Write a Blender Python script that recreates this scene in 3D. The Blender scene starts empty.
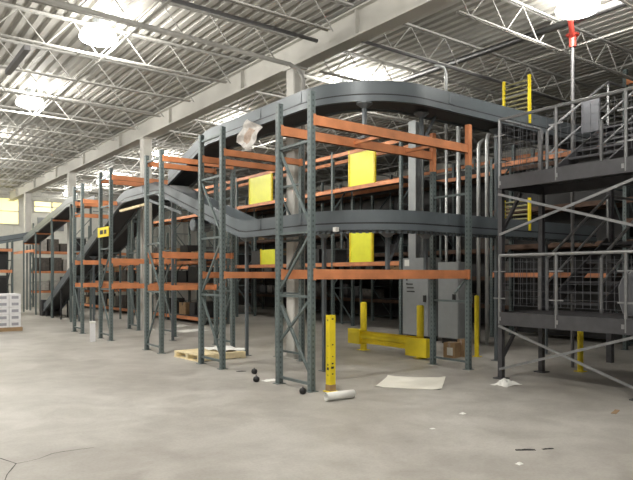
import bpy, math, random
from mathutils import Vector, Matrix
random.seed(7)
S = bpy.context.scene
COL = S.collection

# ------------------------------------------------------------------ materials
def mat(name, col, rough=.55, metal=0.0, noise=0.0, nscale=6.0, emit=None, estr=0.0, spec=.5):
    m = bpy.data.materials.new(name); m.use_nodes = True
    nt = m.node_tree; b = nt.nodes['Principled BSDF']
    b.inputs['Base Color'].default_value = (*col, 1)
    b.inputs['Roughness'].default_value = rough
    b.inputs['Metallic'].default_value = metal
    b.inputs['Specular IOR Level'].default_value = spec
    if noise:
        tc = nt.nodes.new('ShaderNodeTexCoord'); n = nt.nodes.new('ShaderNodeTexNoise')
        n.inputs['Scale'].default_value = nscale; n.inputs['Detail'].default_value = 5
        r = nt.nodes.new('ShaderNodeValToRGB')
        r.color_ramp.elements[0].position = .3; r.color_ramp.elements[1].position = .7
        r.color_ramp.elements[0].color = (*[c*(1-noise) for c in col], 1)
        r.color_ramp.elements[1].color = (*[min(1, c*(1+noise)) for c in col], 1)
        nt.links.new(tc.outputs['Object'], n.inputs['Vector'])
        nt.links.new(n.outputs['Fac'], r.inputs['Fac'])
        nt.links.new(r.outputs['Color'], b.inputs['Base Color'])
    if emit:
        b.inputs['Emission Color'].default_value = (*emit, 1)
        b.inputs['Emission Strength'].default_value = estr
    return m

def post_mat(name, col, dark):
    """painted rack steel with a row of dark punched holes up the post"""
    m = mat(name, col, .45, 0.0)
    nt = m.node_tree; b = nt.nodes['Principled BSDF']
    def math_(op, a, c=None):
        n = nt.nodes.new('ShaderNodeMath'); n.operation = op
        for i, v in enumerate((a, c)):
            if v is None: continue
            if isinstance(v, (int, float)): n.inputs[i].default_value = v
            else: nt.links.new(v, n.inputs[i])
        return n.outputs[0]
    tc = nt.nodes.new('ShaderNodeTexCoord'); sp = nt.nodes.new('ShaderNodeSeparateXYZ')
    nt.links.new(tc.outputs['Object'], sp.inputs[0])
    uv = nt.nodes.new('ShaderNodeUVMap'); su = nt.nodes.new('ShaderNodeSeparateXYZ')
    nt.links.new(uv.outputs[0], su.inputs[0])
    z = math_('FRACT', math_('MULTIPLY', sp.outputs[2], 1/.075))
    hz = math_('LESS_THAN', z, .42)
    du = math_('LESS_THAN', math_('ABSOLUTE', math_('SUBTRACT', su.outputs[0], .5)), .13)
    f = math_('MULTIPLY', hz, du)
    n = nt.nodes.new('ShaderNodeTexNoise'); n.inputs['Scale'].default_value = 5
    nt.links.new(tc.outputs['Object'], n.inputs['Vector'])
    r = nt.nodes.new('ShaderNodeValToRGB')
    r.color_ramp.elements[0].color = (*[c*.8 for c in col], 1); r.color_ramp.elements[1].color = (*[c*1.2 for c in col], 1)
    nt.links.new(n.outputs['Fac'], r.inputs['Fac'])
    mx = nt.nodes.new('ShaderNodeMix'); mx.data_type = 'RGBA'
    nt.links.new(f, mx.inputs[0]); nt.links.new(r.outputs['Color'], mx.inputs[6]); mx.inputs[7].default_value = (*dark, 1)
    nt.links.new(mx.outputs[2], b.inputs['Base Color'])
    return m

M = dict(
    post=post_mat('rack_post_teal', (.120, .152, .152), (.048, .060, .060)),
    teal=mat('rack_brace_teal', (.115, .145, .145), .45, noise=.15),
    orange=mat('rack_orange', (.66, .26, .115), .5, noise=.2, nscale=3),
    conv=mat('conveyor_blue_grey', (.115, .136, .150), .42, .15, noise=.10, nscale=2, spec=.6),
    convdark=mat('conveyor_under', (.02, .021, .024), .6),
    belt=mat('belt_rubber', (.025, .026, .028), .7),
    white=mat('painted_white', (.56, .55, .51), .6, noise=.07, nscale=1.5),
    joist=mat('joist_white', (.46, .455, .43), .6, noise=.10, nscale=2),
    column=mat('column_white', (.60, .59, .55), .6, noise=.12, nscale=2.5),
    wall=mat('wall_panel', (.62, .62, .57), .7, noise=.05),
    greywall=mat('wall_grey', (.25, .25, .25), .8, noise=.05),
    shadebeam=mat('beam_shaded', (.10, .055, .035), .7, noise=.3),  # rack orange darkened: shade of the deep interior put into the colour
    darkwall=mat('wall_dark', (.03, .03, .032), .8, noise=.1),  # near-black colour stands in for the unlit far interior
    yellow=mat('safety_yellow', (.86, .68, .025), .45, noise=.10, nscale=4),
    palecart=mat('pale_carton', (.42, .41, .38), .8, noise=.2),
    ypanel=mat('yellow_panel', (.95, .95, .06), .4, noise=.04),
    steel=mat('mezz_grey', (.07, .07, .076), .5, .2, noise=.15),
    galv=mat('galvanised_rail', (.27, .275, .28), .42, .5, noise=.12, nscale=9),
    pipe=mat('pipe_black', (.03, .03, .03), .5),
    gpipe=mat('pipe_grey', (.17, .17, .175), .5, .3),
    conduit=mat('conduit_grey', (.52, .54, .54), .4, .4, noise=.08),
    red=mat('valve_red', (.55, .07, .05), .45),
    cabinet=mat('cabinet_grey', (.26, .275, .28), .45, noise=.05),
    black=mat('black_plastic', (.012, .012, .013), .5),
    wood=mat('pallet_wood', (.84, .72, .46), .75, noise=.16, nscale=9),
    card=mat('cardboard', (.36, .24, .13), .8, noise=.15),
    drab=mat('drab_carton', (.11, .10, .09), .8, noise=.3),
    grit=mat('shelf_deck', (.05, .05, .052), .7, noise=.2),
    paper=mat('paper_white', (.80, .80, .76), .7, noise=.05),
    filmy=mat('film_grey', (.50, .48, .455), .45, noise=.2, nscale=9),
    cream=mat('cream_sheet', (.74, .72, .64), .7, noise=.06, nscale=2),
    carton=mat('white_carton', (.80, .80, .82), .55, noise=.04),
    cartonline=mat('carton_shadow_strip', (.36, .36, .40), .6),
    tan=mat('tan_print', (.40, .31, .25), .8, noise=.25, nscale=14),
    lamp=mat('lamp_glow', (.9, .9, .9), .3, emit=(1, .98, .92), estr=9),
    glow=mat('window_yellow', (.9, .8, .3), .3, emit=(1, .88, .36), estr=1.0),
    ladder=mat('bar_olive', (.30, .28, .14), .5),
    spill=mat('crack_dark', (.045, .04, .035), .9),
    chute=mat('chute_plate', (.15, .155, .17), .4, .3),
)

def deck_material():
    m = mat('roof_deck_white', (.50, .49, .455), .65, noise=.10, nscale=.8)
    return m
M['deck'] = deck_material()

def floor_material():
    m = bpy.data.materials.new('concrete_floor'); m.use_nodes = True
    nt = m.node_tree; b = nt.nodes['Principled BSDF']; L = nt.links
    tc = nt.nodes.new('ShaderNodeTexCoord')
    def noise(sc, det, dist=0, rough=.5):
        n = nt.nodes.new('ShaderNodeTexNoise'); n.inputs['Scale'].default_value = sc
        n.inputs['Detail'].default_value = det; n.inputs['Distortion'].default_value = dist
        n.inputs['Roughness'].default_value = rough
        L.new(tc.outputs['Object'], n.inputs['Vector']); return n
    big = noise(.35, 5, .6, .6); mid = noise(1.7, 6, .4, .65); fine = noise(38, 3)
    r1 = nt.nodes.new('ShaderNodeValToRGB')
    e = r1.color_ramp.elements
    e[0].position = .30; e[0].color = (.31, .292, .262, 1); e[1].position = .72; e[1].color = (.51, .495, .462, 1)
    L.new(big.outputs['Fac'], r1.inputs['Fac'])
    r2 = nt.nodes.new('ShaderNodeValToRGB')
    e = r2.color_ramp.elements
    e[0].position = .33; e[0].color = (.70, .69, .67, 1); e[1].position = .60; e[1].color = (1, 1, 1, 1)
    L.new(mid.outputs['Fac'], r2.inputs['Fac'])
    mx = nt.nodes.new('ShaderNodeMix'); mx.data_type = 'RGBA'; mx.blend_type = 'MULTIPLY'; mx.inputs[0].default_value = .8
    L.new(r1.outputs['Color'], mx.inputs[6]); L.new(r2.outputs['Color'], mx.inputs[7])
    r3 = nt.nodes.new('ShaderNodeValToRGB')
    e = r3.color_ramp.elements
    e[0].position = .3; e[0].color = (.9, .9, .9, 1); e[1].position = .6; e[1].color = (1, 1, 1, 1)
    L.new(fine.outputs['Fac'], r3.inputs['Fac'])
    mx2 = nt.nodes.new('ShaderNodeMix'); mx2.data_type = 'RGBA'; mx2.blend_type = 'MULTIPLY'; mx2.inputs[0].default_value = 1
    L.new(mx.outputs[2], mx2.inputs[6]); L.new(r3.outputs['Color'], mx2.inputs[7])
    L.new(mx2.outputs[2], b.inputs['Base Color'])
    rr = nt.nodes.new('ShaderNodeMapRange'); rr.inputs[3].default_value = .36; rr.inputs[4].default_value = .62
    L.new(mid.outputs['Fac'], rr.inputs[0]); L.new(rr.outputs[0], b.inputs['Roughness'])
    b.inputs['Specular IOR Level'].default_value = .4
    return m
M['floor'] = floor_material()

# ------------------------------------------------------------------ mesh building
class MB:
    def __init__(s): s.v = []; s.f = []; s.uv = []
    def add(s, vs, fs, uvs=None):
        o = len(s.v); s.v += [Vector(p) for p in vs]
        for i, f in enumerate(fs):
            s.f.append([o+k for k in f]); s.uv.append(uvs[i] if uvs else None)
        return s
    def box(s, x0, x1, y0, y1, z0, z1):
        vs = [(x0,y0,z0),(x1,y0,z0),(x1,y1,z0),(x0,y1,z0),(x0,y0,z1),(x1,y0,z1),(x1,y1,z1),(x0,y1,z1)]
        q = [(0,0),(1,0),(1,1),(0,1)]
        return s.add(vs, [(0,3,2,1),(4,5,6,7),(0,1,5,4),(1,2,6,5),(2,3,7,6),(3,0,4,7)], [None, None, q, q, q, q])
    def bar(s, p, q, w, h, up=(0,0,1)):
        p, q = Vector(p), Vector(q); d = (q-p).normalized(); up = Vector(up)
        a = d.cross(up)
        if a.length < 1e-4: a = d.cross(Vector((1,0,0)))
        a.normalize(); b = a.cross(d).normalized()
        c = [(-w/2,-h/2),(w/2,-h/2),(w/2,h/2),(-w/2,h/2)]
        vs = [p+a*i+b*j for i,j in c] + [q+a*i+b*j for i,j in c]
        return s.add(vs, [(3,2,1,0),(4,5,6,7),(0,1,5,4),(1,2,6,5),(2,3,7,6),(3,0,4,7)])
    def tube(s, pts, r, n=8, cap=True):
        pts = [Vector(p) for p in pts]; rings = []
        ref = None
        for i, p in enumerate(pts):
            d = (pts[min(i+1,len(pts)-1)]-pts[max(i-1,0)]).normalized()
            a = d.cross(Vector((0,0,1))) if ref is None else (ref - d*ref.dot(d))
            if a.length < 1e-3: a = d.cross(Vector((1,0,0)))
            a.normalize(); ref = a; b = d.cross(a)
            rings.append([p + (a*math.cos(2*math.pi*k/n)+b*math.sin(2*math.pi*k/n))*(r if not hasattr(r,'__len__') else r[i]) for k in range(n)])
        vs = [v for R in rings for v in R]; fs = []
        for i in range(len(pts)-1):
            for k in range(n):
                k2 = (k+1)%n; fs.append((i*n+k, i*n+k2, (i+1)*n+k2, (i+1)*n+k))
        if cap: fs += [tuple(range(n))[::-1], tuple((len(pts)-1)*n+k for k in range(n))]
        return s.add(vs, fs)
    def lathe(s, c, prof, n=16):
        c = Vector(c); vs = []; fs = []
        for r, z in prof:
            for k in range(n):
                t = 2*math.pi*k/n; vs.append(c+Vector((r*math.cos(t), r*math.sin(t), z)))
        for i in range(len(prof)-1):
            for k in range(n):
                k2 = (k+1)%n; fs.append((i*n+k, i*n+k2, (i+1)*n+k2, (i+1)*n+k))
        fs += [tuple(range(n))[::-1], tuple((len(prof)-1)*n+k for k in range(n))]
        return s.add(vs, fs)
    def sweep(s, path, rects):
        """rects: (u0,u1,v0,v1) sections swept along path; u is lateral (left positive), v up"""
        path = [Vector(p) for p in path]; fr = []
        for i, p in enumerate(path):
            d = (path[min(i+1,len(path)-1)]-path[max(i-1,0)]); d.z = 0; d.normalize()
            fr.append(Vector((-d.y, d.x, 0)))
        for u0,u1,v0,v1 in rects:
            c = [(u0,v0),(u1,v0),(u1,v1),(u0,v1)]
            vs = [p+fr[i]*u+Vector((0,0,v)) for i,p in enumerate(path) for u,v in c]
            fs = []
            for i in range(len(path)-1):
                for k in range(4):
                    k2 = (k+1)%4; fs.append((i*4+k, (i+1)*4+k, (i+1)*4+k2, i*4+k2))
            e = (len(path)-1)*4
            fs += [(0,1,2,3), (e+3,e+2,e+1,e)]
            s.add(vs, fs)
        return s
    def build(s, name, m, parent=None, loc=None, smooth=False):
        """vertices are world coordinates when parent/loc is given through 'loc' (subtracted)"""
        me = bpy.data.meshes.new(name)
        off = Vector(loc) if loc is not None else Vector((0,0,0))
        me.from_pydata([tuple(v-off) for v in s.v], [], s.f)
        if any(u for u in s.uv):
            ul = me.uv_layers.new(name='UVMap'); li = 0
            for f, u in zip(s.f, s.uv):
                for k in range(len(f)):
                    ul.data[li].uv = u[k % 4] if u else (0, 0); li += 1
        me.materials.append(m if not isinstance(m, str) else M[m])
        if smooth:
            for p in me.polygons: p.use_smooth = True
        me.validate(); me.update()
        o = bpy.data.objects.new(name, me); COL.objects.link(o)
        if parent is not None: o.parent = parent
        elif loc is not None: o.location = loc
        return o

def recalc(o):
    import bmesh
    b = bmesh.new(); b.from_mesh(o.data); bmesh.ops.recalc_face_normals(b, faces=b.faces); b.to_mesh(o.data); b.free()

def tag(o, label=None, cat=None, group=None, kind=None):
    if label: o['label'] = label
    if cat: o['category'] = cat
    if group: o['group'] = group
    if kind: o['kind'] = kind
    return o
def thing(name, label, cat, loc=(0,0,0), rz=0, group=None):
    o = bpy.data.objects.new(name, None); COL.objects.link(o)
    o.location = loc; o.rotation_euler = (0,0,rz); o.empty_display_size = .2
    return tag(o, label, cat, group)
KIDS = {}
def copy_tree(o, parent=None):
    c = o.copy(); COL.objects.link(c); c.parent = parent
    for ch in [x for x in bpy.data.objects if x.parent == o]: copy_tree(ch, c)
    return c
def struct(name, mb, m, smooth=False):
    o = mb.build(name, m, smooth=smooth); o['kind'] = 'structure'; return o

# ------------------------------------------------------------------ camera
CAM = Vector((-5.05, -6.85, 1.6)); RGT = Vector((.803, -.606, 0)); FWD = Vector((.597, .796, 0)); F = 620.0
def ground(px, py, z=0.0):
    d = F*(CAM.z-z)/(py-275.0)
    return CAM + RGT*((px-316.5)/F*d) + FWD*d + Vector((0,0,z-CAM.z))
cd = bpy.data.cameras.new('camera'); cam = bpy.data.objects.new('camera', cd); COL.objects.link(cam)
cd.sensor_width = 36; cd.sensor_fit = 'HORIZONTAL'; cd.lens = F/633*36; cd.shift_y = 35/633; cd.clip_start = .05; cd.clip_end = 200
cam.location = CAM
cam.rotation_euler = (math.pi/2, 0, math.atan2(-FWD.x, FWD.y))
S.camera = cam

# ------------------------------------------------------------------ shell
X0, X1, Y0, Y1, ZC = -16.0, 26.0, -11.0, 30.0, 6.25
struct('floor', MB().box(X0, X1, Y0, Y1, -.2, 0), 'floor')
b = MB(); prof = []                                                # corrugated roof deck, ribs running along Y
x = X0
while x < X1:
    prof += [(x, ZC), (x+.10, ZC), (x+.115, ZC+.085), (x+.205, ZC+.085)]; x += .22
n = len(prof); vs = [(px, Y0, pz) for px, pz in prof] + [(px, Y1, pz) for px, pz in prof]
b.add(vs, [(i, n+i, n+i+1, i+1) for i in range(n-1)])
b.box(X0, X1, Y0, Y1, ZC+.12, ZC+.2)
struct('ceiling', b, 'deck')
b = MB().box(X0, X1, Y1, Y1+.2, 0, ZC)
xx = X0
while xx < X1: b.box(xx, xx+.05, Y1-.03, Y1, 0, ZC); xx += .9
struct('wall_back', b, 'wall')
struct('wall_front', MB().box(X0, X1, Y0-.2, Y0, 0, ZC), 'greywall')
struct('wall_left', MB().box(X0-.2, X0, Y0, Y1, 0, ZC), 'greywall')
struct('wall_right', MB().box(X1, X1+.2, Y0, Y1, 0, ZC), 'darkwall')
def window(i, x0, x1, z0, z1):
    w = struct(f'window_{i}', MB().box(x0, x1, Y1-.07, Y1-.035, z0, z1), 'glow')
    fr = MB()
    for a in (x0, x1, (x0+x1)/2): fr.box(a-.04, a+.04, Y1-.11, Y1-.03, z0-.05, z1+.05)
    for a in (z0, z1, (z0+z1)/2): fr.box(x0, x1, Y1-.11, Y1-.03, a-.03, a+.03)
    f = fr.build('window_frame', 'white', w); return w
window(1, -4.5, -1.4, 4.35, 5.75); window(2, -1.1, 2.25, 4.35, 5.75); window(3, 3.0, 4.9, 5.1, 5.7)
b = MB().box(3.2, 4.6, Y1-.10, Y1-.03, 4.1, 4.8)
for k in range(8): b.box(3.25, 4.55, Y1-.13, Y1-.10, 4.15+k*.08, 4.19+k*.08)
tag(b.build('wall_louver', 'cabinet'), 'grey louvred vent panel high on the pale back wall', 'vent')

# columns, girders, joists
COLY = [3.03, 10.68, 18.33, 25.98]
def column(x, y, top, w=.27, m='column'):
    b = MB(); c = .02
    pr = [(-w/2+c,-w/2),(w/2-c,-w/2),(w/2,-w/2+c),(w/2,w/2-c),(w/2-c,w/2),(-w/2+c,w/2),(-w/2,w/2-c),(-w/2,-w/2+c)]
    b.add([(x+p, y+q, z) for z in (0, top) for p, q in pr], [(k, (k+1)%8, 8+(k+1)%8, 8+k) for k in range(8)] + [tuple(range(8))[::-1], tuple(range(8, 16))])
    b.box(x-w*.6, x+w*.6, y-w*.7, y+w*.7, 0, .03); b.box(x-w*.6, x+w*.6, y-w*.7, y+w*.7, top-.03, top)
    return struct('column', b, m)
for y in COLY: column(1.85, y, 5.6)
for y in COLY: column(14.0, y, 5.6)
def girder(x):
    b = MB(); b.box(x-.06, x+.06, Y0, Y1, 5.62, 6.08); b.box(x-.15, x+.15, Y0, Y1, 5.60, 5.635); b.box(x-.15, x+.15, Y0, Y1, 6.06, 6.09)
    yy = Y0+.6
    while yy < Y1: b.box(x-.14, x+.14, yy, yy+.02, 5.63, 6.07); yy += 3.825
    return struct('ceiling_girder', b, 'white')
girder(1.85); girder(14.0)
def joist(y, x0, x1):
    b = MB(); zt, zb = 6.20, 5.66
    for s in (-.03, .03):
        b.box(x0, x1, y+s-.016, y+s+.016, zt-.03, zt+.01)
        b.box(x0+.5, x1-.5, y+s-.014, y+s+.014, zb-.012, zb+.014)
    x = x0+.35; up = True; st = .46
    pts = []
    while x < x1-.35: pts.append((x, y, zt-.02 if up else zb)); up = not up; x += st
    for p, q in zip(pts, pts[1:]): b.bar(p, q, .018, .018)
    return struct('ceiling_joist', b, 'joist')
y = -9.25
while y < 29.5:
    if True:
        joist(y, X0, 1.78); joist(y, 1.92, 13.93)
        if y < 16: joist(y, 14.07, X1)
    y += 1.75
for xb in (-11.5, -8.2, -4.6, -1.3, 5.2, 8.4, 11.2):               # bridging bars along Y
    b = MB(); b.box(xb-.015, xb+.015, Y0, Y1, 5.64, 5.665); b.box(xb-.015, xb+.015, Y0, Y1, 6.14, 6.17)
    struct('ceiling_bridging', b, 'joist')

# ------------------------------------------------------------------ pallet racks
PW = .08
def frame_parts(root, x, y0, depth, h, horiz, diag, m='post', bm='teal', orange_top=None):
    """one upright frame at local x: two perforated posts, feet, horizontals and diagonals"""
    L = root.location
    for yy in (y0, y0+depth):
        top = h if orange_top is None else orange_top
        p = MB(); t = .006
        p.box(x-PW/2, x+PW/2, yy-PW/2, yy+PW/2, 0.008, top)
        o = p.build('post', m, root)
        MB().box(x-.075, x+.075, yy-.065, yy+.065, 0, .008).build('foot_plate', bm, o)
        if orange_top is not None:
            q = MB().box(x-PW/2-.001, x+PW/2+.001, yy-PW/2-.001, yy+PW/2+.001, top, h)
            tag(q.build('post_extension', 'orange', root), 'orange upper length of the post')
    for z in horiz:
        MB().bar((x, y0+PW/2, z), (x, y0+depth-PW/2, z), .04, .035).build('brace', bm, root)
    for z0, z1 in diag:
        MB().bar((x, y0+PW/2, z0), (x, y0+depth-PW/2, z1), .03, .035).build('diagonal_brace', bm, root)

def beam_part(root, xa, xb, yy, z, side, m='orange', hgt=.11, name='beam'):
    b = MB(); d = PW/2 if side else 0
    ys = yy + (-.045 if side < 0 else .0 if side > 0 else -.022)
    b.box(xa+PW/2, xb-PW/2, yy-.028, yy+.028, z-hgt/2, z+hgt/2)
    b.box(xa+PW/2, xb-PW/2, yy-.036, yy+.036, z-hgt/2, z-hgt/2+.012)
    for s, e in ((xa, 1), (xb, -1)):                               # end connectors wrap the post faces
        b.box(min(s+e*PW/2, s+e*(PW/2+.012)), max(s+e*PW/2, s+e*(PW/2+.012)), yy-PW/2, yy+PW/2, z-hgt/2-.015, z+hgt/2+.01)
        b.box(min(s+e*.005, s+e*(PW/2+.01)), max(s+e*.005, s+e*(PW/2+.01)), yy-PW/2-.006, yy-PW/2-.001, z-hgt/2-.01, z+hgt/2+.01)
    return b.build(name, m, root)

def ties(root, xs, y0, depth, z, m='orange'):
    for x in xs:
        MB().bar((x, y0+.03, z), (x, y0+depth-.03, z), .05, .05).build('cross_tie', m, root)

# front row of supports beside the aisle (frames at X=0, beams running along X)
H0 = .82
HZ = (.13, 1.25, 2.25, 3.3, 4.0); DG = ((.2, 1.2), (2.2, 1.3), (2.3, 3.25))
rA = thing('pallet_rack', 'nearest teal rack at the corner with wide orange beams under the curved conveyors', 'rack', (0,0,0))
frame_parts(rA, 0, 0, .80, 4.12, (.10, 1.30, 2.2, 3.45), ((.25, 1.15), (1.25, .65), (2.15, 1.4), (2.3, 3.4)))
frame_parts(rA, 3.30, 0, .80, 4.14, (1.15, 2.98, .13), (), orange_top=3.45)
for yy in (0, .80):
    beam_part(rA, 0, 3.30, yy, 1.61, 0, hgt=.14); beam_part(rA, 0, 3.30, yy, 3.73, 0, hgt=.14)
ties(rA, (1.35, 1.9, 2.7), 0, .8, 1.61); ties(rA, (1.45, 2.6), 0, .8, 3.73)
MB().bar((3.22, 0, 1.52), (2.95, 0, 1.30), .03, .03).build('diagonal_brace', 'teal', rA)

def small_rack(y, label, dep, h, levels, xr=1.65, dg=DG, hz=HZ):
    r = thing('pallet_rack', label, 'rack', (0, y, 0), 0, 'rack bays standing along the aisle')
    for x in (0, xr): frame_parts(r, x, 0, dep, h, hz, dg)
    for z, front, rear in levels:
        if front: beam_part(r, 0, xr, 0, z, 0)
        if rear: beam_part(r, 0, xr, dep, z, 0)
    return r
small_rack(2.55, 'teal rack bay second from the corner, with the wooden pallet lying behind it', .80, 4.12, ((1.60, 1, 1), (3.69, 1, 1)), dg=((.2, 1.2), (2.2, 1.3), (2.3, 3.25)))
small_rack(5.15, 'teal rack bay around the conveyor just below its peak, third from the corner', .78, 4.15, ((2.02, 1, 1), (3.98, 1, 1), (1.32, 0, 1)), dg=((1.2, .2), (1.3, 2.2)))
small_rack(8.22, 'teal rack bay with a small yellow tag plate, astride the descending conveyor', .78, 4.2, ((1.95, 1, 1), (3.98, 1, 1), (1.32, 1, 1)), dg=((.2, 1.2), (2.2, 1.3)))
small_rack(10.55, 'farthest teal rack bay of the aisle line, beside the white carton stack', .75, 4.1, ((1.95, 1, 1), (3.62, 1, 1), (1.32, 1, 1), (3.3, 0, 1)), dg=((.2, 1.2),), xr=1.58)
r = thing('pallet_rack', 'dim rack against the pale back wall behind the sloping far conveyor', 'rack', (1.9, 26.6, 0))
for x in (.35, 3.1, 5.9): frame_parts(r, x, 0, 1.0, 4.2, (.13, 1.2, 2.2, 3.4), ((.2, 1.1), (2.1, 1.3), (2.3, 3.3)))
for a, c in ((.35, 3.1), (3.1, 5.9)):
    for z in (.75, 1.75, 2.75): beam_part(r, a, c, 0, z, 0); beam_part(r, a, c, 1.0, z, 0); MB().box(a+.05, c-.05, .04, .96, z+.055, z+.07).build('shelf_deck', 'grit', r)
r = thing('pallet_rack', 'dim rack far back by the pale wall left of the floor level conveyor end', 'rack', (-2.9, 20.6, 0))
for x in (0, 3.05): frame_parts(r, x, 0, 1.0, 3.0, (.13, 1.2, 2.2), ((.2, 1.1), (2.1, 1.3)))
for z in (.75, 1.75, 2.6): beam_part(r, 0, 3.05, 0, z, 0); beam_part(r, 0, 3.05, 1.0, z, 0); MB().box(.05, 3.0, .04, .96, z+.055, z+.07).build('shelf_deck', 'grit', r)
for k in range(3):
    for zz, nm in ((.83, 'lower'), (1.83, 'upper')):
        t = thing('dark_bin', f'dark storage bin at the {("left end", "centre", "right end")[k]} of the {nm} shelf of the far left rack', 'bin', (-2.4+k*.98, 21.1, zz), 0, 'bins on the far rack')
        MB().box(-.42, .42, -.35, .35, 0, .72).build('bin_body', 'black', t); MB().box(-.44, .44, -.37, .37, .66, .75).build('bin_rim', 'grit', t)
# inner racks (rows along Y): local x of the builder = world Y
def inner_rack(loc, ys, dep, h, levels, label, decks=(), bm='orange', back=False):
    r = thing('pallet_rack', label, 'rack', loc, math.pi/2, 'tall racks deep in the pick area')
    for y in ys: frame_parts(r, y, -dep, dep, h, (.13, 1.2, 2.4, 3.5, 4.6), ((.2, 1.1), (2.3, 1.3), (2.5, 3.4), (4.5, 3.6)))
    for a, c in zip(ys, ys[1:]):
        for z in levels:
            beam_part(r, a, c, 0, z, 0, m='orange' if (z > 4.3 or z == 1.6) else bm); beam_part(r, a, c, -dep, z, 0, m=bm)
        if back: MB().box(a+.05, c-.05, -dep-.06, -dep-.045, .1, h-.3).build('shade_sheet', 'black', r)  # black sheet added behind the bay to darken the view through it
        for z in decks:
            MB().box(a+.05, c-.05, -dep+.04, -.04, z+.057, z+.072).build('shelf_deck', 'grit', r)
    return r
IRX = 6.75
inner_rack((IRX, 5.1, 0), (0, 2.95, 5.9, 8.85, 11.8, 14.75, 17.7, 20.65), .8, 5.35, (1.92, 4.15, 5.22), 'long inner rack carrying the bright yellow panels behind the conveyors', decks=(1.92, 4.15))
inner_rack((4.0, 11.2, 0), (0, 2.9, 5.8, 8.7, 11.6, 14.5), .85, 3.1, (.16, 1.28, 2.02), 'low cluttered rack row behind the second descending conveyor', decks=(.16, 1.28, 2.02))
inner_rack((9.6, 3.6, 0), (0, 2.9, 5.8, 8.7, 11.6, 14.5, 17.4), .9, 5.2, (.7, 1.5, 2.3, 3.1, 4.5), 'second row of dim racks behind the rack with yellow panels', decks=(.7, 1.5, 2.3, 3.1, 4.5), bm='shadebeam', back=True)
inner_rack((12.2, 1.2, 0), (0, 2.9, 5.8, 8.7, 11.6, 14.5, 17.4), .9, 5.6, (.7, 1.5, 2.3, 3.1, 4.5, 5.4), 'darkest row of racks farthest inside the pick area', decks=(.7, 1.5, 2.3, 3.1, 4.5), bm='shadebeam', back=True)
inner_rack((8.2, .15, 0), (0, 3.1), .8, 4.6, (1.6, 2.3, 3.2, 4.4), 'dim rack behind the conveyor ends, left of the mezzanine stairs', decks=(1.6, 2.3, 3.2), bm='shadebeam', back=True)
inner_rack((8.2, -5.7, 0), (0, 2.75, 5.5), .8, 6.0, (1.6, 2.3, 2.75, 3.2, 4.4, 5.72), 'tall dim rack behind the stairs of the grey mezzanine', decks=(1.6, 2.3, 3.2), bm='shadebeam', back=True)

# ------------------------------------------------------------------ conveyors
CW = .58
def conveyor(name, label, path, lip=.32, end=None, group='powered conveyors'):
    r = thing(name, label, 'conveyor', (0,0,0), 0, group)
    w = CW/2
    for s in (1, -1):
        a, c = sorted((s*w, s*(w-.02)))
        o = MB().sweep(path, [(a, c, .125, lip)]); g = o.build('guard_rail', 'conv', r); recalc(g)
        a, c = sorted((s*(w+.012), s*(w-.035)))
        o = MB().sweep(path, [(a, c, 0, .10), (min(s*(w+.03), s*(w-.02)), max(s*(w+.03), s*(w-.02)), .0, .012)]); g2 = o.build('side_channel', 'conv', r); recalc(g2)
        a, c = sorted((s*(w-.002), s*(w-.03)))
        g3 = MB().sweep(path, [(a, c, .10, .125)]).build('joint_strip', 'convdark', r); recalc(g3)
    recalc(MB().sweep(path, [(-w+.04, w-.04, .105, .125)]).build('belt', 'belt', r))
    recalc(MB().sweep(path, [(-w+.05, w-.05, .02, .05)]).build('under_pan', 'convdark', r))
    return r
cx, cy, rr = 2.45, 1.62, 1.21
def corner(z, n=44): return [(cx - rr*math.sin(t), cy - rr*math.cos(t), z) for t in [math.pi/2*k/n for k in range(n+1)]]
ZU, ZL = 4.34, 2.31
up_path = [(7.6, .41, ZU), (6.0, .41, ZU), (4.2, .41, ZU), (3.0, .41, ZU)] + corner(ZU) + [(1.24, 3.2, ZU), (1.24, 4.9, ZU), (1.24, 5.15, ZU-.04), (1.24, 5.4, ZU-.12), (1.24, 7.0, ZU-.62)]
cU = conveyor('conveyor', 'upper grey conveyor curving around the corner above the rack tops', up_path, lip=.33)
lo_path = [(7.6, .41, ZL), (6.0, .41, ZL), (4.2, .41, ZL), (3.0, .41, ZL)] + corner(ZL) + [(1.24, 2.6, ZL), (1.24, 3.4, ZL), (1.24, 3.65, ZL+.03), (1.24, 3.9, ZL+.1), (1.24, 7.4, ZL+1.20), (1.24, 7.75, ZL+1.27), (1.24, 8.6, ZL+1.28)]
cL = conveyor('conveyor', 'lower grey conveyor curving around the corner then climbing to the peak', lo_path)
dn_path = [(1.24, 8.62, 3.59), (1.24, 9.9, 3.59), (1.24, 10.2, 3.54), (1.24, 10.5, 3.44), (1.24, 18.7, .22), (1.24, 19.2, .12)]
cD = conveyor('conveyor', 'long conveyor descending from the peak to the floor at the far end', dn_path)
fa_path = [(1.24, 14.4, 3.97), (1.24, 15.6, 3.95), (1.24, 16.3, 3.84), (1.24, 22.0, 3.02), (1.24, 22.5, 2.95)]
cF = conveyor('conveyor', 'highest far conveyor sloping down towards the yellow windows', fa_path)
tp_path = [(2.45, 10.9, 3.75), (2.45, 11.6, 3.62), (2.45, 21.5, .6), (2.45, 22.3, .45)]
cT = conveyor('conveyor', 'second descending conveyor half hidden behind the aisle racks', tp_path)

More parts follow.
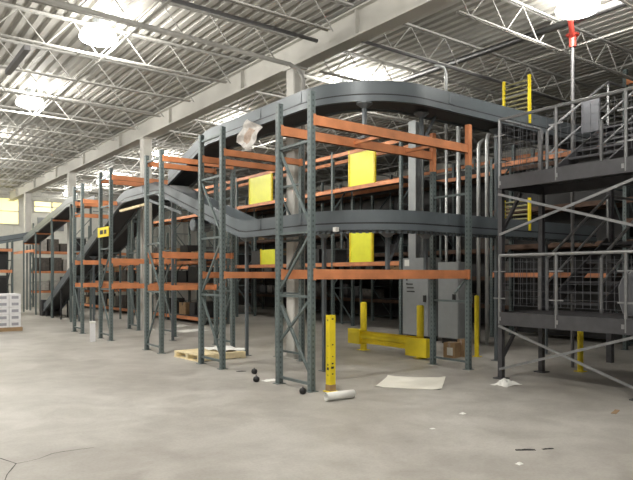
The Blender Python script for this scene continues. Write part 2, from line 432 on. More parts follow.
cX = conveyor('conveyor', 'short grey conveyor running off behind the far left rack', [(1.7, 23.6, 3.3), (.9, 23.6, 3.12), (-.2, 23.6, 2.9), (-4, 23.6, 2.9)])
for xx in (1.4, -.6, -3.4):
    for s_ in (-.33, .33): MB().box(xx-.03, xx+.03, 23.6+s_-.03, 23.6+s_+.03, 0, 2.95).build('support_leg', 'teal', cX)
def splice(root, x, y, z, axis):                                    # joint plates on the guard rails
    if axis == 'x': MB().box(x-.05, x+.05, y-CW/2-.008, y-CW/2, z+.13, z+.30).build('splice_plate', 'conv', root)
    else: MB().box(x-CW/2-.008, x-CW/2, y-.05, y+.05, z+.13, z+.30).build('splice_plate', 'conv', root)
for z, c in ((ZU, cU), (ZL, cL)):
    splice(c, 3.0, .41, z, 'x'); splice(c, 5.2, .41, z, 'x'); splice(c, 1.24, 1.62, z, 'y'); splice(c, 1.24, 2.9, z, 'y')

def leg(root, x, y, z0, z1, gus=True, brace=None, r=.028):
    b = MB().box(x-r, x+r, y-r, y+r, z0, z1-.09)
    o = b.build('support_leg', 'conv', root)
    if gus:
        g = MB().lathe((x, y, z1-.10), [(.04, 0), (.13, .065), (.13, .085)], 12); g.build('leg_bracket', 'conv', o)
    MB().box(x-.07, x+.07, y-.07, y+.07, z0, z0+.01).build('leg_plate', 'conv', o)
    if brace: MB().bar((x, y, z1-.55), (x+brace, y, z1-.02), .035, .035).build('leg_brace', 'conv', o)
def toothed(path, off, root):                                        # drive chain guard with a toothed lower edge
    P = [Vector(p) for p in path]; S_ = []; acc = 0
    for p, q in zip(P, P[1:]):
        L = (q-p).length; d = (q-p).normalized(); nr = Vector((d.y, -d.x, 0))
        while acc < L: S_.append((p+d*acc, nr)); acc += .042
        acc -= L
    b = MB(); vs = []; fs = []
    prev = None
    for k, ((p, nr), (q, nq)) in enumerate(zip(S_, S_[1:])):
        zb = -.05 if k % 2 else -.012
        for pt, nn in ((p, nr), (q, nq)):
            for o_, z in ((off, .002), (off, zb), (off-.02, zb), (off-.02, .002)): vs.append(pt - nn*o_ + Vector((0, 0, z)))
        a = k*8
        fs += [(a, a+1, a+5, a+4), (a+1, a+2, a+6, a+5), (a+2, a+3, a+7, a+6), (a, a+4, a+7, a+3)]
        if k: fs += [(a-3, a+1, a+2, a-2)]
    b.add(vs, fs)
    o = b.build('chain_guard', 'conv', root)
    import bmesh
    bb = bmesh.new(); bb.from_mesh(o.data); bmesh.ops.remove_doubles(bb, verts=bb.verts, dist=.0004); bmesh.ops.recalc_face_normals(bb, faces=bb.faces); bb.to_mesh(o.data); bb.free()
toothed(lo_path[:-7], CW/2, cL)
MB().box(1.08, 1.15, .82, .89, ZL-.02, ZL+.05).build('sensor', 'paper', cL)
leg(cU, 1.45, .55, 3.755, ZU); leg(cU, 2.60, .42, 3.755, ZU, brace=.35); leg(cU, 4.6, .41, 0, ZU); leg(cU, 6.6, .41, 0, ZL-.02, gus=False) if False else None
leg(cL, 1.26, 1.35, 0, ZL); leg(cL, 1.9, .5, 1.635, ZL, brace=.3); leg(cL, 2.7, .41, 1.635, ZL); leg(cL, 1.24, 3.85, 0, ZL+.05)
leg(cL, 6.2, .41, 0, ZL)
leg(cL, 1.24, 7.4, 0, ZL+1.2)
for yy in (11.9, 13.6, 15.2): leg(cD, 1.24, yy, 0, 3.44-(yy-10.5)*.3927)
for yy in (16.5, 17.6, 18.6):
    for s in (-.26, .26): 
        z1 = 3.44-(yy-10.5)*.3927
        MB().box(1.24+s-.025, 1.24+s+.025, yy-.025, yy+.025, 0, z1).build('support_leg', 'convdark', cD)
MB().box(.90, 1.58, 18.9, 19.35, 0, .62).build('tail_housing', 'convdark', cD)
b = MB()
b.lathe((0,0,0), [(.13,-.2),(.15,-.18),(.15,.18),(.13,.2)], 14)
dr = b.build('drive_motor', 'conv', cL); dr.location = (1.24, 5.9, 2.72); dr.rotation_euler = (0, math.pi/2, 0)
for yy in (15.0, 17.5, 20.0, 22.2):
    z1 = 3.96 if yy < 15.6 else 3.84-(yy-16.3)*.144
    for s in (-.33, .33):
        MB().box(1.24+s-.03, 1.24+s+.03, yy-.03, yy+.03, 0, z1+.05).build('support_leg', 'teal', cF)
    MB().box(.91, 1.57, yy-.03, yy+.03, z1-.06, z1-.0).build('cross_bar', 'orange', cF)
for yy in (12.5, 15.5, 18.5, 21.5):
    z1 = 3.62-(yy-11.6)*.305
    for s in (-.33, .33):
        MB().box(2.45+s-.03, 2.45+s+.03, yy-.03, yy+.03, 0, z1+.05).build('support_leg', 'teal', cT)
    MB().box(2.12, 2.78, yy-.03, yy+.03, z1-.07, z1-.0).build('cross_bar', 'teal', cT)
MB().box(.93, .99, 20.5, 24.4, 2.55, 2.66).build('stringer', 'orange', cF)
# support stringers along the climbing conveyor
MB().bar((.93, 6.2, 3.0), (.93, 8.2, 3.5), .03, .06).build('stringer', 'conv', cL)
MB().bar((1.0, 8.35, 3.42), (1.0, 10.4, 3.40), .06, .06).build('cross_bar', 'wood', cD)
# merge chute plates where the upper conveyor drops onto the peak
for k in range(0):
    MB().bar((1.24-.30, 6.55-.25*k, 4.08+.08*k), (1.24-.30, 6.65-.25*k, 3.76+.08*k), .02, .09).build('merge_plate', 'conv', cU)

# sheet of plastic hanging over the upper conveyor rail
b = MB(); nu, nv = 10, 12; vs = []
for j in range(nv+1):
    for i in range(nu+1):
        u, v = i/nu, j/nv
        A, B_, C_, D_ = (3.22, 4.52), (2.68, 4.27), (3.10, 3.90), (3.66, 4.16)
        yy = (A[0]*(1-u)+B_[0]*u)*(1-v)+(D_[0]*(1-u)+C_[0]*u)*v 
        z = (A[1]*(1-u)+B_[1]*u)*(1-v)+(D_[1]*(1-u)+C_[1]*u)*v 
        xx = .885 - .02*math.sin(u*7+v*3) - .02*math.sin(v*11+u*5)
        vs.append((xx, yy, z))
fs = [(j*(nu+1)+i, j*(nu+1)+i+1, (j+1)*(nu+1)+i+1, (j+1)*(nu+1)+i) for j in range(nv) for i in range(nu)]
b.add(vs, fs)
sh = b.build('plastic_sheet', 'filmy'); tag(sh, 'crumpled off-white sheet with a tan print hanging from the upper conveyor rail', 'sheet')
md = sh.modifiers.new('thick', 'SOLIDIFY'); md.thickness = .006
b = MB(); sub = [(j*(nu+1)+i, j*(nu+1)+i+1, (j+1)*(nu+1)+i+1, (j+1)*(nu+1)+i) for j in range(3, 10) for i in range(3, 7) ]
b.add([(p[0]-.006, p[1], p[2]) for p in vs], sub)
o = b.build('tan_print', 'tan', sh); md = o.modifiers.new('thick', 'SOLIDIFY'); md.thickness = .003

# ------------------------------------------------------------------ yellow items on the inner rack
def ypanel(y0, y1, z0, z1, label, x=IRX):
    t = thing('yellow_board', label, 'board', (x, (y0+y1)/2, z0), 0, 'yellow panels on the inner rack')
    L = Vector(t.location)
    MB().box(-.015, .015, -(y1-y0)/2, (y1-y0)/2, 0, z1-z0).build('panel_sheet', 'ypanel', t)
    for s in (-1, 1): MB().box(-.03, .03, s*(y1-y0)/2-.03, s*(y1-y0)/2+.03, 0, z1-z0+.03).build('panel_edge', 'yellow', t)
ypanel(6.15, 7.25, 4.206, 5.25, 'bright yellow panel on the upper beam behind the corner rack')
ypanel(11.5, 13.0, 4.206, 5.18, 'bright yellow panel farther back, above the climbing conveyor')
ypanel(6.25, 7.2, 1.976, 2.85, 'yellow panel in shade just beneath the lower curved conveyor')
ypanel(11.1, 12.2, 1.976, 2.5, 'small yellow panel far back below the lower conveyor')
# platform floor of the pick area
b = MB().box(7.75, 8.6, 5.0, 20, 4.22, 4.27)
t = thing('walkway', 'dark walkway floor laid between the inner racks at upper level', 'walkway', (7.6, 5.0, 0))
MB().box(.08, .98, .1, 14.6, 4.2, 4.25).build('floor_plate', 'grit', t)
MB().box(.08, .98, .1, 14.6, 1.98, 2.03).build('floor_plate', 'grit', t)
for k in range(5):
    for s in (.12, .94): MB().box(s-.03, s+.03, .3+k*3.5-.03, .3+k*3.5+.03, 0, 4.2).build('walkway_post', 'teal', t)

# ------------------------------------------------------------------ floor guard barrier, bollards
g = thing('guard_barrier', 'low yellow guard rail on two posts standing in front of the control cabinets', 'barrier', (3.6, 2.3, 0))
for y in (-.81, .84):
    b = MB().lathe((.10, y, 0), [(.07, .012), (.07, 1.0), (.055, 1.02)], 14); o = b.build('barrier_post', 'yellow', g, smooth=False)
    MB().box(.0, .2, y-.1, y+.1, 0, .012).build('base_plate', 'yellow', o)
b = MB()
pr = [(-.02,.17),(.03,.20),(.03,.25),(-.02,.28),(-.02,.33),(.03,.36),(.03,.40),(-.02,.43)]
pr2 = [(a-.012, z) for a, z in pr]
vs = [(a-.02, -1.0, z) for a, z in pr] + [(a-.02, 1.02, z) for a, z in pr] + [(a-.02, -1.0, z) for a, z in pr2] + [(a-.02, 1.02, z) for a, z in pr2]
m8 = len(pr)
b.add(vs, [(i, i+1, m8+i+1, m8+i) for i in range(m8-1)] + [(2*m8+i, 3*m8+i, 3*m8+i+1, 2*m8+i+1) for i in range(m8-1)])
b.build('rail', 'yellow', g)
MB().box(-.08, .03, -1.13, -.58, .05, .40).build('end_block', 'yellow', g)
MB().box(-.08, .03, .78, 1.15, .14, .45).build('end_block', 'yellow', g)
def bollard(x, y, h, w, label, square=False):
    t = thing('bollard', label, 'bollard', (x, y, 0))
    if square: o = MB().box(-w/2, w/2, -w/2, w/2, .012, h).build('bollard_post', 'yellow', t)
    else: o = MB().lathe((0,0,0), [(w/2,.012),(w/2,h-.02),(w/2*.7,h)], 16).build('bollard_post', 'yellow', t)
    MB().box(-w*.8, w*.8, -w*.8, w*.8, 0, .012).build('base_plate', 'yellow', t)
    if square:
        for z, s in ((.30,.03),(.36,.02),(.62,.015),(.97,.018),(.22,.016),(.46,.012)):
            MB().box(-w/2-.002, -w/2+.001, -s+.01, s-.01, z, z+s*1.2).build('paint_chip', 'spill', t)
            MB().box(-s, s*.6, -w/2-.002, -w/2+.001, z+.02, z+.02+s).build('paint_chip', 'spill', t)
        MB().box(-w/2-.003, w/2+.003, -w/2-.003, w/2+.003, .012, .10).build('worn_foot', 'card', t)
    return t
p = ground(330.5, 391); bollard(p.x, p.y, 1.05, .095, 'scuffed square yellow post standing at the corner of the nearest rack', True)
bollard(4.77, 1.0, 1.2, .09, 'slim yellow post behind the orange topped rack post')
bollard(4.62, -1.25, .82, .095, 'round yellow post under the lower deck of the mezzanine')

# ------------------------------------------------------------------ control cabinets, conduits, posts
def cabinet(x, y, w, h, dep, z0, label, handle_z):
    t = thing('control_cabinet', label, 'cabinet', (x, y, 0), 0, 'control cabinets')
    MB().box(0, dep, -w/2, w/2, z0, h).build('cabinet_body', 'cabinet', t)
    d = MB().box(-.025, -.002, -w/2+.015, w/2-.015, z0+.02, h-.02).build('cabinet_door', 'cabinet', t)
    MB().box(-.05, -.025, -w/2+.08, -w/2+.16, handle_z, handle_z+.16).build('door_handle', 'black', d)
    MB().box(.06, dep-.06, -w/2+.06, w/2-.06, 0, z0).build('plinth', 'black', t)
    return t, d
t, d = cabinet(6.0, 3.83, .88, 2.02, .42, .12, 'wider light grey control cabinet with a tag at its top, behind the yellow barrier', .95)
MB().box(-.031, -.025, .2, .36, 1.82, 1.98).build('notice', 'paper', d)
for k in range(3): MB().box(-.031, -.025, .02+.03*k, .28, 1.18+.09*k, 1.21+.09*k).build('vent_slot', 'black', d)
for k in range(2): MB().box(-.035, -.025, .26, .30, 1.36+.1*k, 1.40+.1*k).build('push_button', 'black', d)
cabinet(6.0, 2.79, .62, 1.9, .42, .13, 'narrower grey control cabinet right of the wider one', 1.0)
def conduit(pts, r, label):
    tag(MB().tube(pts, r, 10).build('conduit', 'conduit', smooth=True), label, 'conduit', 'conduits rising behind the cabinets')
def bend(x, y, zt, dx): return [(x, y, 0), (x, y, zt), (x+dx*.04, y, zt+.14), (x+dx*.16, y, zt+.22), (x+dx*.5, y, zt+.24)]
conduit([(6.62, 3.02, 0), (6.62, 3.02, 5.55)], .055, 'single thick pale conduit rising behind the orange topped rack')
conduit(bend(6.7, 2.49, 4.55, 1), .045, 'left of two pale conduits bending back at the top')
conduit(bend(6.7, 2.25, 4.7, 1), .045, 'right of two pale conduits bending back at the top')
conduit([(6.62, 3.40, 0), (6.62, 3.40, 5.3)], .035, 'thinner pale conduit beside the single thick one')
b = MB(); b.box(6.62, 6.86, 4.53, 4.57, 0, 5.6); b.box(6.60, 6.63, 4.42, 4.68, 0, 5.6); b.box(6.86, 6.89, 4.42, 4.68, 0, 5.6)
tag(b.build('steel_post', 'cabinet'), 'tall grey steel post behind the wider control cabinet', 'post')
def carton(name, x, y, z, sx, sy, sz, m, label, rz=0, group=None, cat='box'):
    t = thing(name, label, cat, (x, y, z), rz, group)
    MB().box(-sx/2, sx/2, -sy/2, sy/2, 0, sz).build('carton_body', m, t)
    MB().box(-sx/2-.002, sx/2+.002, -.03, .03, sz*.7, sz+.002).build('tape', 'tan' if m == 'card' else 'cartonline', t)
    return t
carton('cardboard_box', 4.30, 1.22, 0, .24, .24, .29, 'card', 'open brown cardboard box on the floor by the rack foot', .2)
carton('cardboard_box', 4.58, 1.14, 0, .20, .20, .34, 'card', 'taller brown cardboard box beside the slim yellow post', -.15)
for bx in (bpy.data.objects['cardboard_box'],):
    MB().box(-.126, -.12, -.08, .04, .05, .2).build('shipping_label', 'paper', bx)

# ------------------------------------------------------------------ mezzanine
MX, MY = 2.98, -.90
mz = thing('mezzanine', 'dark grey two level mezzanine walkway with crossed braces', 'mezzanine', (MX, MY, 0))
def mbox(x0,x1,y0,y1,z0,z1,name,m='steel'): return MB().box(x0-MX,x1-MX,y0-MY,y1-MY,z0,z1).build(name, m, mz)
def mbar(p,q,w,h,name,m='steel'): return MB().bar(Vector(p)-Vector((MX,MY,0)), Vector(q)-Vector((MX,MY,0)), w, h).build(name, m, mz)
POSTY = (-.90, -3.0, -5.1, -7.2)
for y in POSTY:
    for x in (MX, 4.05):
        mbox(x-.038, x+.038, y-.038, y+.038, 0, 2.92, 'post')
        mbox(x-.09, x+.09, y-.09, y+.09, 0, .015, 'foot_plate')
for z in (.83, 2.92):
    mbox(MX-.06, MX-.02, -7.6, MY+.02, z, z+.2, 'edge_beam'); mbox(4.08, 4.12, -7.6, MY+.02, z, z+.2, 'edge_beam')
    mbox(MX-.02, 4.08, MY-.02, MY+.02, z, z+.2, 'end_beam')
    mbox(MX-.02, 4.08, -7.6, MY-.02, z+.15, z+.19, 'deck')
for a, c in zip(POSTY, POSTY[1:]):
    for z0, z1 in ((.15, .82), (2.22, 2.84)):
        mbar((MX-.07, a, z1), (MX-.07, c, z0), .02, .036, 'cross_brace', 'galv'); mbar((MX-.045, a, z0), (MX-.045, c, z1), .02, .036, 'cross_brace', 'galv')
mbar((MX+.05, MY, .35), (MX+.45, MY, .82), .04, .05, 'knee_brace'); mbar((MX+.05, MY, 2.3), (MX+.5, MY, 2.9), .04, .05, 'knee_brace')
for x in (6.05, 7.3):
    for y in (-1.0, -1.92): mbox(x-.05, x+.05, y-.05, y+.05, 0, 4.22, 'post')
for z in (2.12, 4.2): mbox(5.95, 7.4, -1.95, -.97, z, z+.08, 'landing')
for y in (-.9, -1.86, -2.8):                                        # small bolt plates on the beams
    for z in (.9, 2.98): mbox(MX-.068, MX-.06, y-.04, y+.0, z, z+.06, 'bolt_plate', 'galv')

def railing(z0, h, ys, label, mesh, name='guard_railing'):
    t = thing(name, label, 'railing', (MX-.04, MY, z0), 0, 'mezzanine guard railings')
    o = Vector((MX-.04, MY, z0))
    for y in ys:
        MB().tube([(0, y-MY, -.17), (0, y-MY, h)], .024, 8).build('railing_post', 'galv', t)
    MB().tube([(0, 0, h), (0, ys[-1]-MY, h)], .024, 8).build('top_rail', 'galv', t)
    MB().tube([(0, 0, h), (1.08, 0, h)], .024, 8).build('top_rail', 'galv', t)
    MB().box(1.05, 1.11, -.03, .03, -.0, h).build('railing_post', 'galv', t)
    b = MB(); y = -.03
    while y > ys[-1]-MY: b.box(.012, .018, y-.0018, y+.0018, .12, h-.05); y -= .11
    z = .12
    while z < h-.04: b.box(.012, .016, ys[-1]-MY, 0, z-.0018, z+.0018); z += .11
    b.build('wire_mesh', 'chute', t)
    b = MB(); x = .04
    while x < 1.05: b.box(x-.0018, x+.0018, -.002, .002, .12, h-.05); x += .11
    z = .12
    while z < h-.04: b.box(.02, 1.05, -.002, .002, z-.0018, z+.0018); z += .11
    b.build('wire_mesh', 'chute', t)
    for y in ys[:3]:
        for z in (h*.25, h*.72): MB().box(-.012, .012, y-MY-.11, y-MY+.11, z-.01, z+.01).build('mesh_clip', 'galv', t)
    return t
RY = (-.90, -1.86, -2.85, -3.8, -4.75, -5.7, -6.6)
railing(3.11, .88, RY, 'upper guard railing of grey pipe along the mezzanine deck', True)
railing(1.02, .88, RY, 'lower guard railing with wire mesh along the low deck', True)

def stairs(z0, z1, label):
    t = thing('staircase', label, 'staircase', (4.13, -1.46, z0), 0, 'mezzanine staircases')
    L, H, n = 1.85, z1-z0, 7; w = .44
    for k in range(n):
        MB().box(L*k/n, L*k/n+.27, -w, w, H*(k+1)/n-.035-.03, H*(k+1)/n-.03).build('tread', 'steel', t)
    for s in (-w-.02, w+.02):
        MB().bar((-.02, s, .06), (L, s, H-.02), .03, .22).build('stringer', 'steel', t)
        b = MB().tube([(-.08, s, .0), (-.08, s, .84)], .028, 8); b.build('newel_post', 'galv', t)
        MB().tube([(-.08, s, .84), (L, s, H+.84), (L+.9, s, H+.84)], .024, 8).build('handrail', 'galv', t)
        MB().tube([(-.08, s, .45), (L, s, H+.45)], .018, 8).build('handrail', 'galv', t)
        MB().tube([(L, s, H-.02), (L, s, H+.84)], .022, 8).build('newel_post', 'galv', t)
    return t
st = stairs(3.11, 4.28, 'upper grey staircase climbing away from the upper mezzanine deck')
stairs(1.02, 2.2, 'lower grey staircase climbing away from the low mezzanine deck')
MB().box(.85, .89, .08, .40, .92, 1.46).build('gate_panel', 'chute', st)
t = thing('standpipe', 'tall grey pipe with a red valve on top beside the upper stairs', 'pipe', (4.95, -.915, 0))
MB().tube([(0,0,0), (0,0,5.66)], .03, 10).build('pipe_run', 'gpipe', t)
v = MB().tube([(0,0,5.55),(0,0,5.74)], .06, 10).build('valve', 'red', t)
MB().tube([(0,0,5.72), (-.25,-.12,5.84), (-.42,-.2,5.90)], .045, 10).build('red_pipe', 'red', t)
MB().lathe((0,0,5.74), [(.10,0),(.12,.02),(.10,.04)], 12).build('hand_wheel', 'red', t)
# shaped plate standing on the lower deck
t = thing('chute_plate', 'rounded dark steel plate standing on the low deck behind the wire mesh', 'plate', (3.40, -2.70, 1.02))
pts = [(-.13,.03),(.10,.03),(.16,.2),(.17,.42),(.12,.54),(.0,.62),(-.10,.60),(-.15,.45)]
b = MB(); vs = [(-.015, a, z) for a, z in pts] + [(.015, a, z) for a, z in pts]; k = len(pts)
b.add(vs, [tuple(range(k)), tuple(range(2*k-1, k-1, -1))] + [(i, k+i, k+(i+1)%k, (i+1)%k) for i in range(k)])
b.build('plate_body', 'chute', t)
MB().tube([(0, a, z) for a, z in pts]+[(0, *pts[0])], .016, 6).build('plate_rim', 'galv', t)
for s in (-.1, .08): MB().box(-.06, .06, s-.02, s+.02, 0, .05).build('plate_foot', 'steel', t)

# yellow barred gates over the conveyor ends
def gate(z0, h, lh, label):
    t = thing('yellow_gate', label, 'gate', (5.2, .41, z0), 0, 'barred yellow gates')
    for s, zz in ((-.30, -lh), (.27, 0.0)):
        MB().box(-.025, .025, s-.022, s+.022, zz, h).build('gate_post', 'yellow', t)
    for k in range(int(h/.085)): MB().tube([(0, -.27, .06+k*.085), (0, .24, .06+k*.085)], .018, 6).build('gate_bar', 'ladder', t)
gate(ZU+.13, .92, 0, 'barred yellow gate rising from the upper conveyor behind the railing')
gate(ZL+.13, .62, 0.0, 'barred yellow gate rising from the lower conveyor under the mezzanine deck')

# ------------------------------------------------------------------ loose things on the floor
t = thing('wooden_pallet', 'pale wooden pallet lying flat behind the second rack bay', 'pallet', (.52, 4.03, 0), .04)
for k in range(7): MB().box(-.5, .5, -.5+k*.15, -.5+k*.15+.115, .105, .125).build('deck_board', 'wood', t)
for yy in (-.5, -.04, .42): MB().box(-.5, .5, yy, yy+.08, 0.018, .105).build('stringer', 'wood', t)
for xx in (-.5, -.05, .4): MB().box(xx, xx+.10, -.5, .52, 0, .018).build('bottom_board', 'wood', t)
b = MB(); nu = 8; vs = []
for j in range(nu+1):
    for i in range(nu+1):
        u, v = i/nu, j/nu
        vs.append((.45+.08+u*.55+.02*math.sin(5*v), 4.05-.42+v*.75, .14+.035*math.sin(u*4+v*5)**2))
b.add(vs, [(j*(nu+1)+i, j*(nu+1)+i+1, (j+1)*(nu+1)+i+1, (j+1)*(nu+1)+i) for j in range(nu) for i in range(nu)])
o = tag(b.build('paper_sheet', 'paper'), 'rumpled white wrapping sheet draped on the wooden pallet', 'sheet'); md = o.modifiers.new('thick', 'SOLIDIFY'); md.thickness = .008

# white paper roll
p0 = ground(326, 401); p1 = ground(353, 397.5)
d = (p1-p0).normalized()
t = thing('paper_roll', 'white rolled up sheet lying at the foot of the scuffed yellow post', 'roll', tuple((p0+p1)/2), math.atan2(d.y, d.x))
hl = (p1-p0).length/2
rp = []
b = MB()
N = 26; vs = []; 
for e in (-hl, hl):
    for k in range(N): a = k*2*math.pi*1.35/(N-1); rd = .058 - .012*k/(N-1); vs.append((e, rd*math.sin(a), .060-rd*math.cos(a)))
b.add(vs, [(k, k+1, N+k+1, N+k) for k in range(N-1)])
o = b.build('roll_sheet', 'paper', t, smooth=True); md = o.modifiers.new('thick', 'SOLIDIFY'); md.thickness = .005
# flat cream sheet
cs = [ground(*q) for q in ((374,386.5),(440,389.5),(444,377.5),(387,376))]
b = MB(); n = 8; vs = []
for j in range(n+1):
    for i in range(n+1):
        u, v = i/n, j/n
        q = cs[0]*(1-u)*(1-v)+cs[1]*u*(1-v)+cs[2]*u*v+cs[3]*(1-u)*v
        vs.append((q.x, q.y, .006+.006*math.sin(9*u)*math.sin(7*v)+(.02 if (i in (0,n) and j in (0,n)) else 0)))
b.add(vs, [(j*(n+1)+i, j*(n+1)+i+1, (j+1)*(n+1)+i+1, (j+1)*(n+1)+i) for j in range(n) for i in range(n)])
o = tag(b.build('cardboard_sheet', 'cream'), 'large flat cream sheet lying on the concrete in front of the barrier', 'sheet'); md = o.modifiers.new('thick', 'SOLIDIFY'); md.thickness = .004
def scrap(px, py, sx, sy, h, label, m='paper', name='paper_scrap', rz=0):
    p = ground(px, py); rnd = random.Random(int(px*7+py))
    b = MB(); n = 7; vs = []
    for j in range(n+1):
        for i in range(n+1):
            u, v = i/n-.5, j/n-.5
            vs.append((u*sx*(1+.2*rnd.random()), v*sy*(1+.2*rnd.random()), max(.002, h*(1-3.2*(u*u+v*v))*rnd.uniform(.3, 1))))
    b.add(vs, [(j*(n+1)+i, j*(n+1)+i+1, (j+1)*(n+1)+i+1, (j+1)*(n+1)+i) for j in range(n) for i in range(n)])
    o = b.build(name, m); o.location = p; o.rotation_euler = (0,0,rz); tag(o, label, 'scrap')
    md = o.modifiers.new('thick', 'SOLIDIFY'); md.thickness = .004; md.offset = 0
scrap(504, 384, .34, .24, .12, 'crumpled white paper at the foot of the mezzanine corner post')
scrap(271, 380, .22, .12, .03, 'small pale scrap beside the front rack frame foot')
scrap(223, 359, .07, .06, .03, 'tiny white crumb right of the wooden pallet')
scrap(461, 413, .06, .05, .02, 'tiny white scrap on the open floor below the cream sheet')
scrap(517, 463, .05, .04, .02, 'tiny white scrap on the floor nearest the dark strip')
scrap(431, 428, .05, .035, .01, 'thin pale sliver on the open concrete')
scrap(612, 411, .22, .05, .004, 'faint yellowish strip on the concrete before the mezzanine', 'card', 'tape_strip', .3)
scrap(523, 449, .16, .03, .012, 'dark twisted strip lying on the open concrete', 'black', 'debris_strip', -.6)
scrap(545, 448, .10, .02, .01, 'thin dark sliver trailing from the twisted strip', 'black', 'debris_strip', -.4)
scrap(200, 348, .25, .12, .02, 'flat dark scrap on the floor past the pallet', 'black', 'debris_strip', .2) if False else None
scrap(242, 371, .14, .03, .01, 'short dark strip between two rack feet', 'black', 'debris_strip', -.3)
scrap(192, 330.5, .8, .5, .05, 'pale loose sheet far back in the aisle between rack bays', 'paper', 'paper_scrap', .2)
scrap(183, 326, .6, .3, .06, 'pale loose sheet farthest back between the rack bays', 'paper', 'paper_scrap', .6)
def knob(px, py, label):
    p = ground(px, py)
    t = thing('rubber_knob', label, 'knob', p, random.uniform(0, 3), 'loose black knobs on the floor')
    b = MB().lathe((0,0,0), [(.02,0),(.042,.012),(.05,.04),(.044,.07),(.02,.085)], 14); b.build('knob_body', 'black', t, smooth=True)
    MB().tube([(0,0,.06),(0,0,.10)], .012, 8).build('stem', 'gpipe', t)
knob(255, 373.5, 'black round knob lying farthest from the corner rack'); knob(257, 381.5, 'black round knob lying beside the pale scrap'); knob(303, 393.5, 'black round knob against the corner post foot')
t = thing('white_block', 'upright white post guard standing beside the tagged rack', 'guard', (-.42, 8.28, 0))
MB().box(-.05, .05, -.05, .05, 0, .48).build('guard_body', 'carton', t); MB().box(-.055, .055, -.055, .055, .44, .49).build('guard_cap', 'paper', t)
t = thing('tag_plate', 'small yellow tag plate fixed across the rack posts', 'sign', (-.06, 8.18, 2.54))
MB().box(-.02, -.005, -.02, .80, 0, .24).build('plate', 'yellow', t)
MB().box(-.024, -.02, .14, .30, .07, .17).build('printed_mark', 'black', t); MB().box(-.024, -.02, .38, .62, .07, .17).build('printed_mark', 'black', t)

# stack of white cartons on a pallet
gp = ground(8, 331); sx, sy, sz = .30, .30, .185
gt = thing('wooden_pallet', 'dark pallet under the stack of white cartons', 'pallet', (-1.78, 12.95, 0), .0)
for k in range(6): MB().box(-.66, .66, -.5+k*.17, -.5+k*.17+.13, .09, .11).build('deck_board', 'card', gt)
for yy in (-.5, -.04, .42): MB().box(-.66, .66, yy, yy+.08, 0, .09).build('stringer', 'card', gt)
first = None
for lv in range(5):
    for i in range(4):
        for j in range(3):
            x, yv, z = -1.78-.465+i*.31, 12.95-.33+j*.33, .112+lv*.19
            if first is None:
                first = thing('white_carton', '', 'carton', (x, yv, z))
                MB().box(-.15, .15, -.155, .155, 0, .183).build('carton_body', 'carton', first)
                MB().box(-.152, -.149, -.09, .09, .05, .13).build('carton_opening', 'cartonline', first)
                MB().box(-.09, .09, -.158, -.154, .05, .13).build('carton_opening', 'cartonline', first)
                o = first
            else: o = copy_tree(first); o.location = (x, yv, z)
            where = ('bottom', 'second', 'middle', 'fourth', 'top')[lv]
            tag(o, f'white carton in the {where} layer of the palletised stack by the far racks', 'carton', f'white cartons, {where} layer')

# goods on the dim shelves
gl = random.Random(3); first = {}
def goods(x0, y, z, n, span, zone):
    yy = y
    for k in range(n):
        w = gl.uniform(.35, .8); h = gl.uniform(.25, .55); d_ = gl.uniform(.4, .6)
        m = gl.choice(PAL)
        if yy+w > y+span+.75: break
        c = first.get(m)
        if c is None:
            c = thing('carton', '', 'carton'); first[m] = c
            MB().box(-.5, .5, -.5, .5, 0, 1).build('carton_body', m, c); MB().box(-.505, .505, -.06, .06, .75, 1.003).build('tape', 'grit', c)
            o = c
        else: o = copy_tree(c)
        o.location = (x0+.4, yy+w/2, z); o.scale = (d_, w, h)
        tag(o, f'dim carton on the {zone}', 'carton', f'cartons on the {zone}')
        yy += w+gl.uniform(.1, .5)
        if yy > y+span: break
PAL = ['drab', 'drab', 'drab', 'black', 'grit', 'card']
for i in range(7):
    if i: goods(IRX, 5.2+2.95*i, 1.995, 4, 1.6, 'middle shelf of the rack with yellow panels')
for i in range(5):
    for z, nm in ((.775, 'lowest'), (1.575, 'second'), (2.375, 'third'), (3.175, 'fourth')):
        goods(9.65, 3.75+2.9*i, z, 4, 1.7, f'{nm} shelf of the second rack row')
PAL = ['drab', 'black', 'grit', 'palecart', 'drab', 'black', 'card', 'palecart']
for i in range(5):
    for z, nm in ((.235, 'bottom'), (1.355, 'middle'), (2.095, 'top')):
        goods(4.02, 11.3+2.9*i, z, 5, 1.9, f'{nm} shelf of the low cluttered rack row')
for z, nm in ((.825, 'lowest'), (1.825, 'middle'), (2.825, 'top')):
    xx = 2.4
    for k in range(6):
        c = first[gl.choice(['drab', 'palecart', 'black', 'card'])]; o = copy_tree(c); w_ = gl.uniform(.5, .75); h_ = gl.uniform(.4, .75)
        if xx < 5.05 < xx+w_+.1: xx = 5.15
        o.location = (xx+w_/2, 27.1, z); o.scale = (w_, .7, h_); xx += w_+.08
        tag(o, f'dim carton on the {nm} shelf of the rack against the back wall', 'carton', f'cartons on the {nm} shelf against the back wall')
wl = random.Random(5)
for k, (yy, z) in enumerate(((6.3, 1.995), (7.0, .795), (11.5, 1.995), (14.4, 1.995), (16.6, .795), (17.6, .795))):
    pass
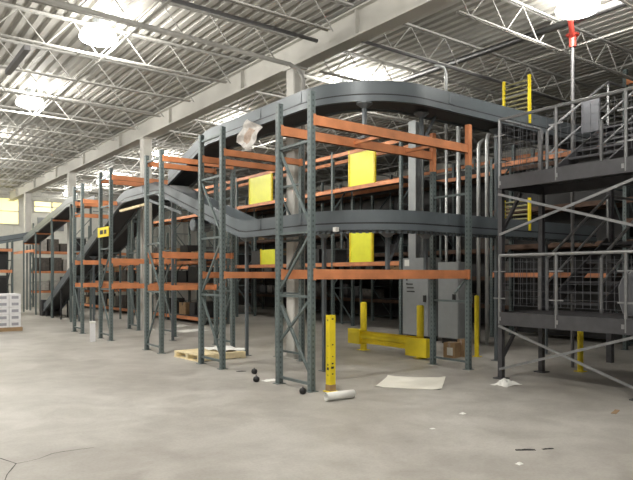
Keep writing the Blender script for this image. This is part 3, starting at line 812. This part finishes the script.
# ------------------------------------------------------------------ overhead pipes
tag(MB().tube([(4.7, -9.5, 5.9), (4.7, 3.0, 5.9)], .06, 10).build('sprinkler_pipe', 'pipe', smooth=True), 'black sprinkler main under the roof running back over the mezzanine', 'pipe')
tag(MB().tube([(-15.5, 2.0, 5.78), (1.6, 2.0, 5.78)], .034, 10).build('sprinkler_pipe', 'gpipe', smooth=True), 'long grey pipe crossing the ceiling towards the white column', 'pipe')
tag(MB().tube([(-3.2, 2.9, 5.86), (-3.2, 2.86, 5.72), (-3.0, 2.86, 5.66), (1.55, 2.78, 5.56), (1.75, 2.78, 5.50), (1.85, 2.78, 5.35), (1.85, 2.78, 0)], .042, 10).build('drain_pipe', 'joist', smooth=True), 'pale drain pipe under the roof turning down beside the white column', 'pipe')
tag(MB().tube([(1.95, 1.2, 5.62), (4.0, 1.2, 5.62), (12, 1.2, 5.62)], .03, 8).build('sprinkler_pipe', 'gpipe', smooth=True), 'thin grey pipe crossing the ceiling above the upper conveyor', 'pipe')
tag(MB().tube([(4.05, 1.15, 4.0), (4.05, 1.15, 5.45), (3.98, 1.15, 5.56), (3.8, 1.2, 5.58)], .03, 8).build('drop_pipe', 'conduit', smooth=True), 'thin pale pipe with a bent top rising above the upper conveyor', 'pipe')
MB_ = MB().box(-2.63, -2.53, 4.9, 6.6, 5.55, 5.64)
tag(MB_.build('hanging_strut', 'gpipe'), 'short dark strut hung between two joists near the brightest lamp', 'strut')

# ------------------------------------------------------------------ lamps
WARM = (1.0, .965, .90)
def lamp_proto():
    t = thing('high_bay_lamp', '', 'lamp')
    MB().tube([(0,0,.15),(0,0,.27)], .012, 6).build('hanger', 'gpipe', t)
    MB().lathe((0,0,0), [(.05,.02),(.09,.03),(.09,.15),(.05,.17)], 14).build('ballast', 'cabinet', t)
    MB().lathe((0,0,0), [(.02,-.30),(.18,-.29),(.31,-.24),(.33,-.19),(.28,-.08),(.16,.01),(.08,.03)], 20).build('lamp_shade', 'lamp', t, smooth=True)
    return t
lp = None
names = {}
LX = ((-1.55, 'over the open aisle'), (4.1, 'over the racks'), (-7.2, 'over the left floor'))
ordw = ('first', 'second', 'third', 'fourth', 'fifth', 'sixth', 'seventh')
for lx, where in LX:
    for k, ly in enumerate((-6.6, -1.5, 4.25, 9.5, 15.9, 21.4, 26.8)):
        if lp is None: lp = lamp_proto(); o = lp
        else: o = copy_tree(lp)
        o.location = (lx, ly, 5.99)
        tag(o, f'glowing round high bay lamp {where}, {ordw[k]} of its row from the front', 'lamp', f'lamps {where}')
        down, up = (265, 70)
        if lx > 4: down, up = ((80, 120) if ly < 0 else (30, 135))
        if lx > 4 and ly < -5: continue
        if lx < -7: down = 230
        l = bpy.data.lights.new('lamp_light', 'SPOT'); l.energy = down*1.0; l.color = WARM; l.shadow_soft_size = .18
        l.spot_size = math.radians(136); l.spot_blend = .85
        q = bpy.data.objects.new('lamp_light', l); COL.objects.link(q); q.location = (lx, ly, 5.6)
        l = bpy.data.lights.new('lamp_light', 'POINT'); l.energy = max(down, 60)*.42; l.color = WARM; l.shadow_soft_size = .18
        q = bpy.data.objects.new('lamp_light', l); COL.objects.link(q); q.location = (lx, ly, 5.58)
        l = bpy.data.lights.new('lamp_light', 'POINT'); l.energy = up; l.color = WARM; l.shadow_soft_size = .12
        q = bpy.data.objects.new('lamp_light', l); COL.objects.link(q); q.location = (lx+.22, ly, 6.05)

w = bpy.data.worlds.new('world'); S.world = w; w.use_nodes = True
w.node_tree.nodes['Background'].inputs[0].default_value = (.8, .85, .9, 1); w.node_tree.nodes['Background'].inputs[1].default_value = .02

# cracks in the slab
def crack(pts, wd):
    b = MB(); P = [ground(*p) for p in pts]; vs = []
    for i, p in enumerate(P):
        d = (P[min(i+1, len(P)-1)]-P[max(i-1, 0)]).normalized(); nrm = Vector((-d.y, d.x, 0)); ww = wd*(.5+random.random())
        vs += [p+nrm*ww+Vector((0,0,.0015)), p-nrm*ww+Vector((0,0,.0015))]
    b.add(vs, [(2*i, 2*i+1, 2*i+3, 2*i+2) for i in range(len(P)-1)])
    o = struct('floor_crack', b, 'spill')
crack([(-6,456),(4,458),(10,460),(16,462),(19,463)], .006); crack([(19,463),(15,468),(10,474),(7,482),(5,490)], .006)
crack([(19,463),(30,461),(42,458),(55,453),(66,451),(80,449),(96,447)], .004)

S.view_settings.view_transform = 'Standard'; S.view_settings.look = 'None'
S.view_settings.exposure = 0.45; S.view_settings.gamma = 1; S.view_settings.use_curve_mapping = False
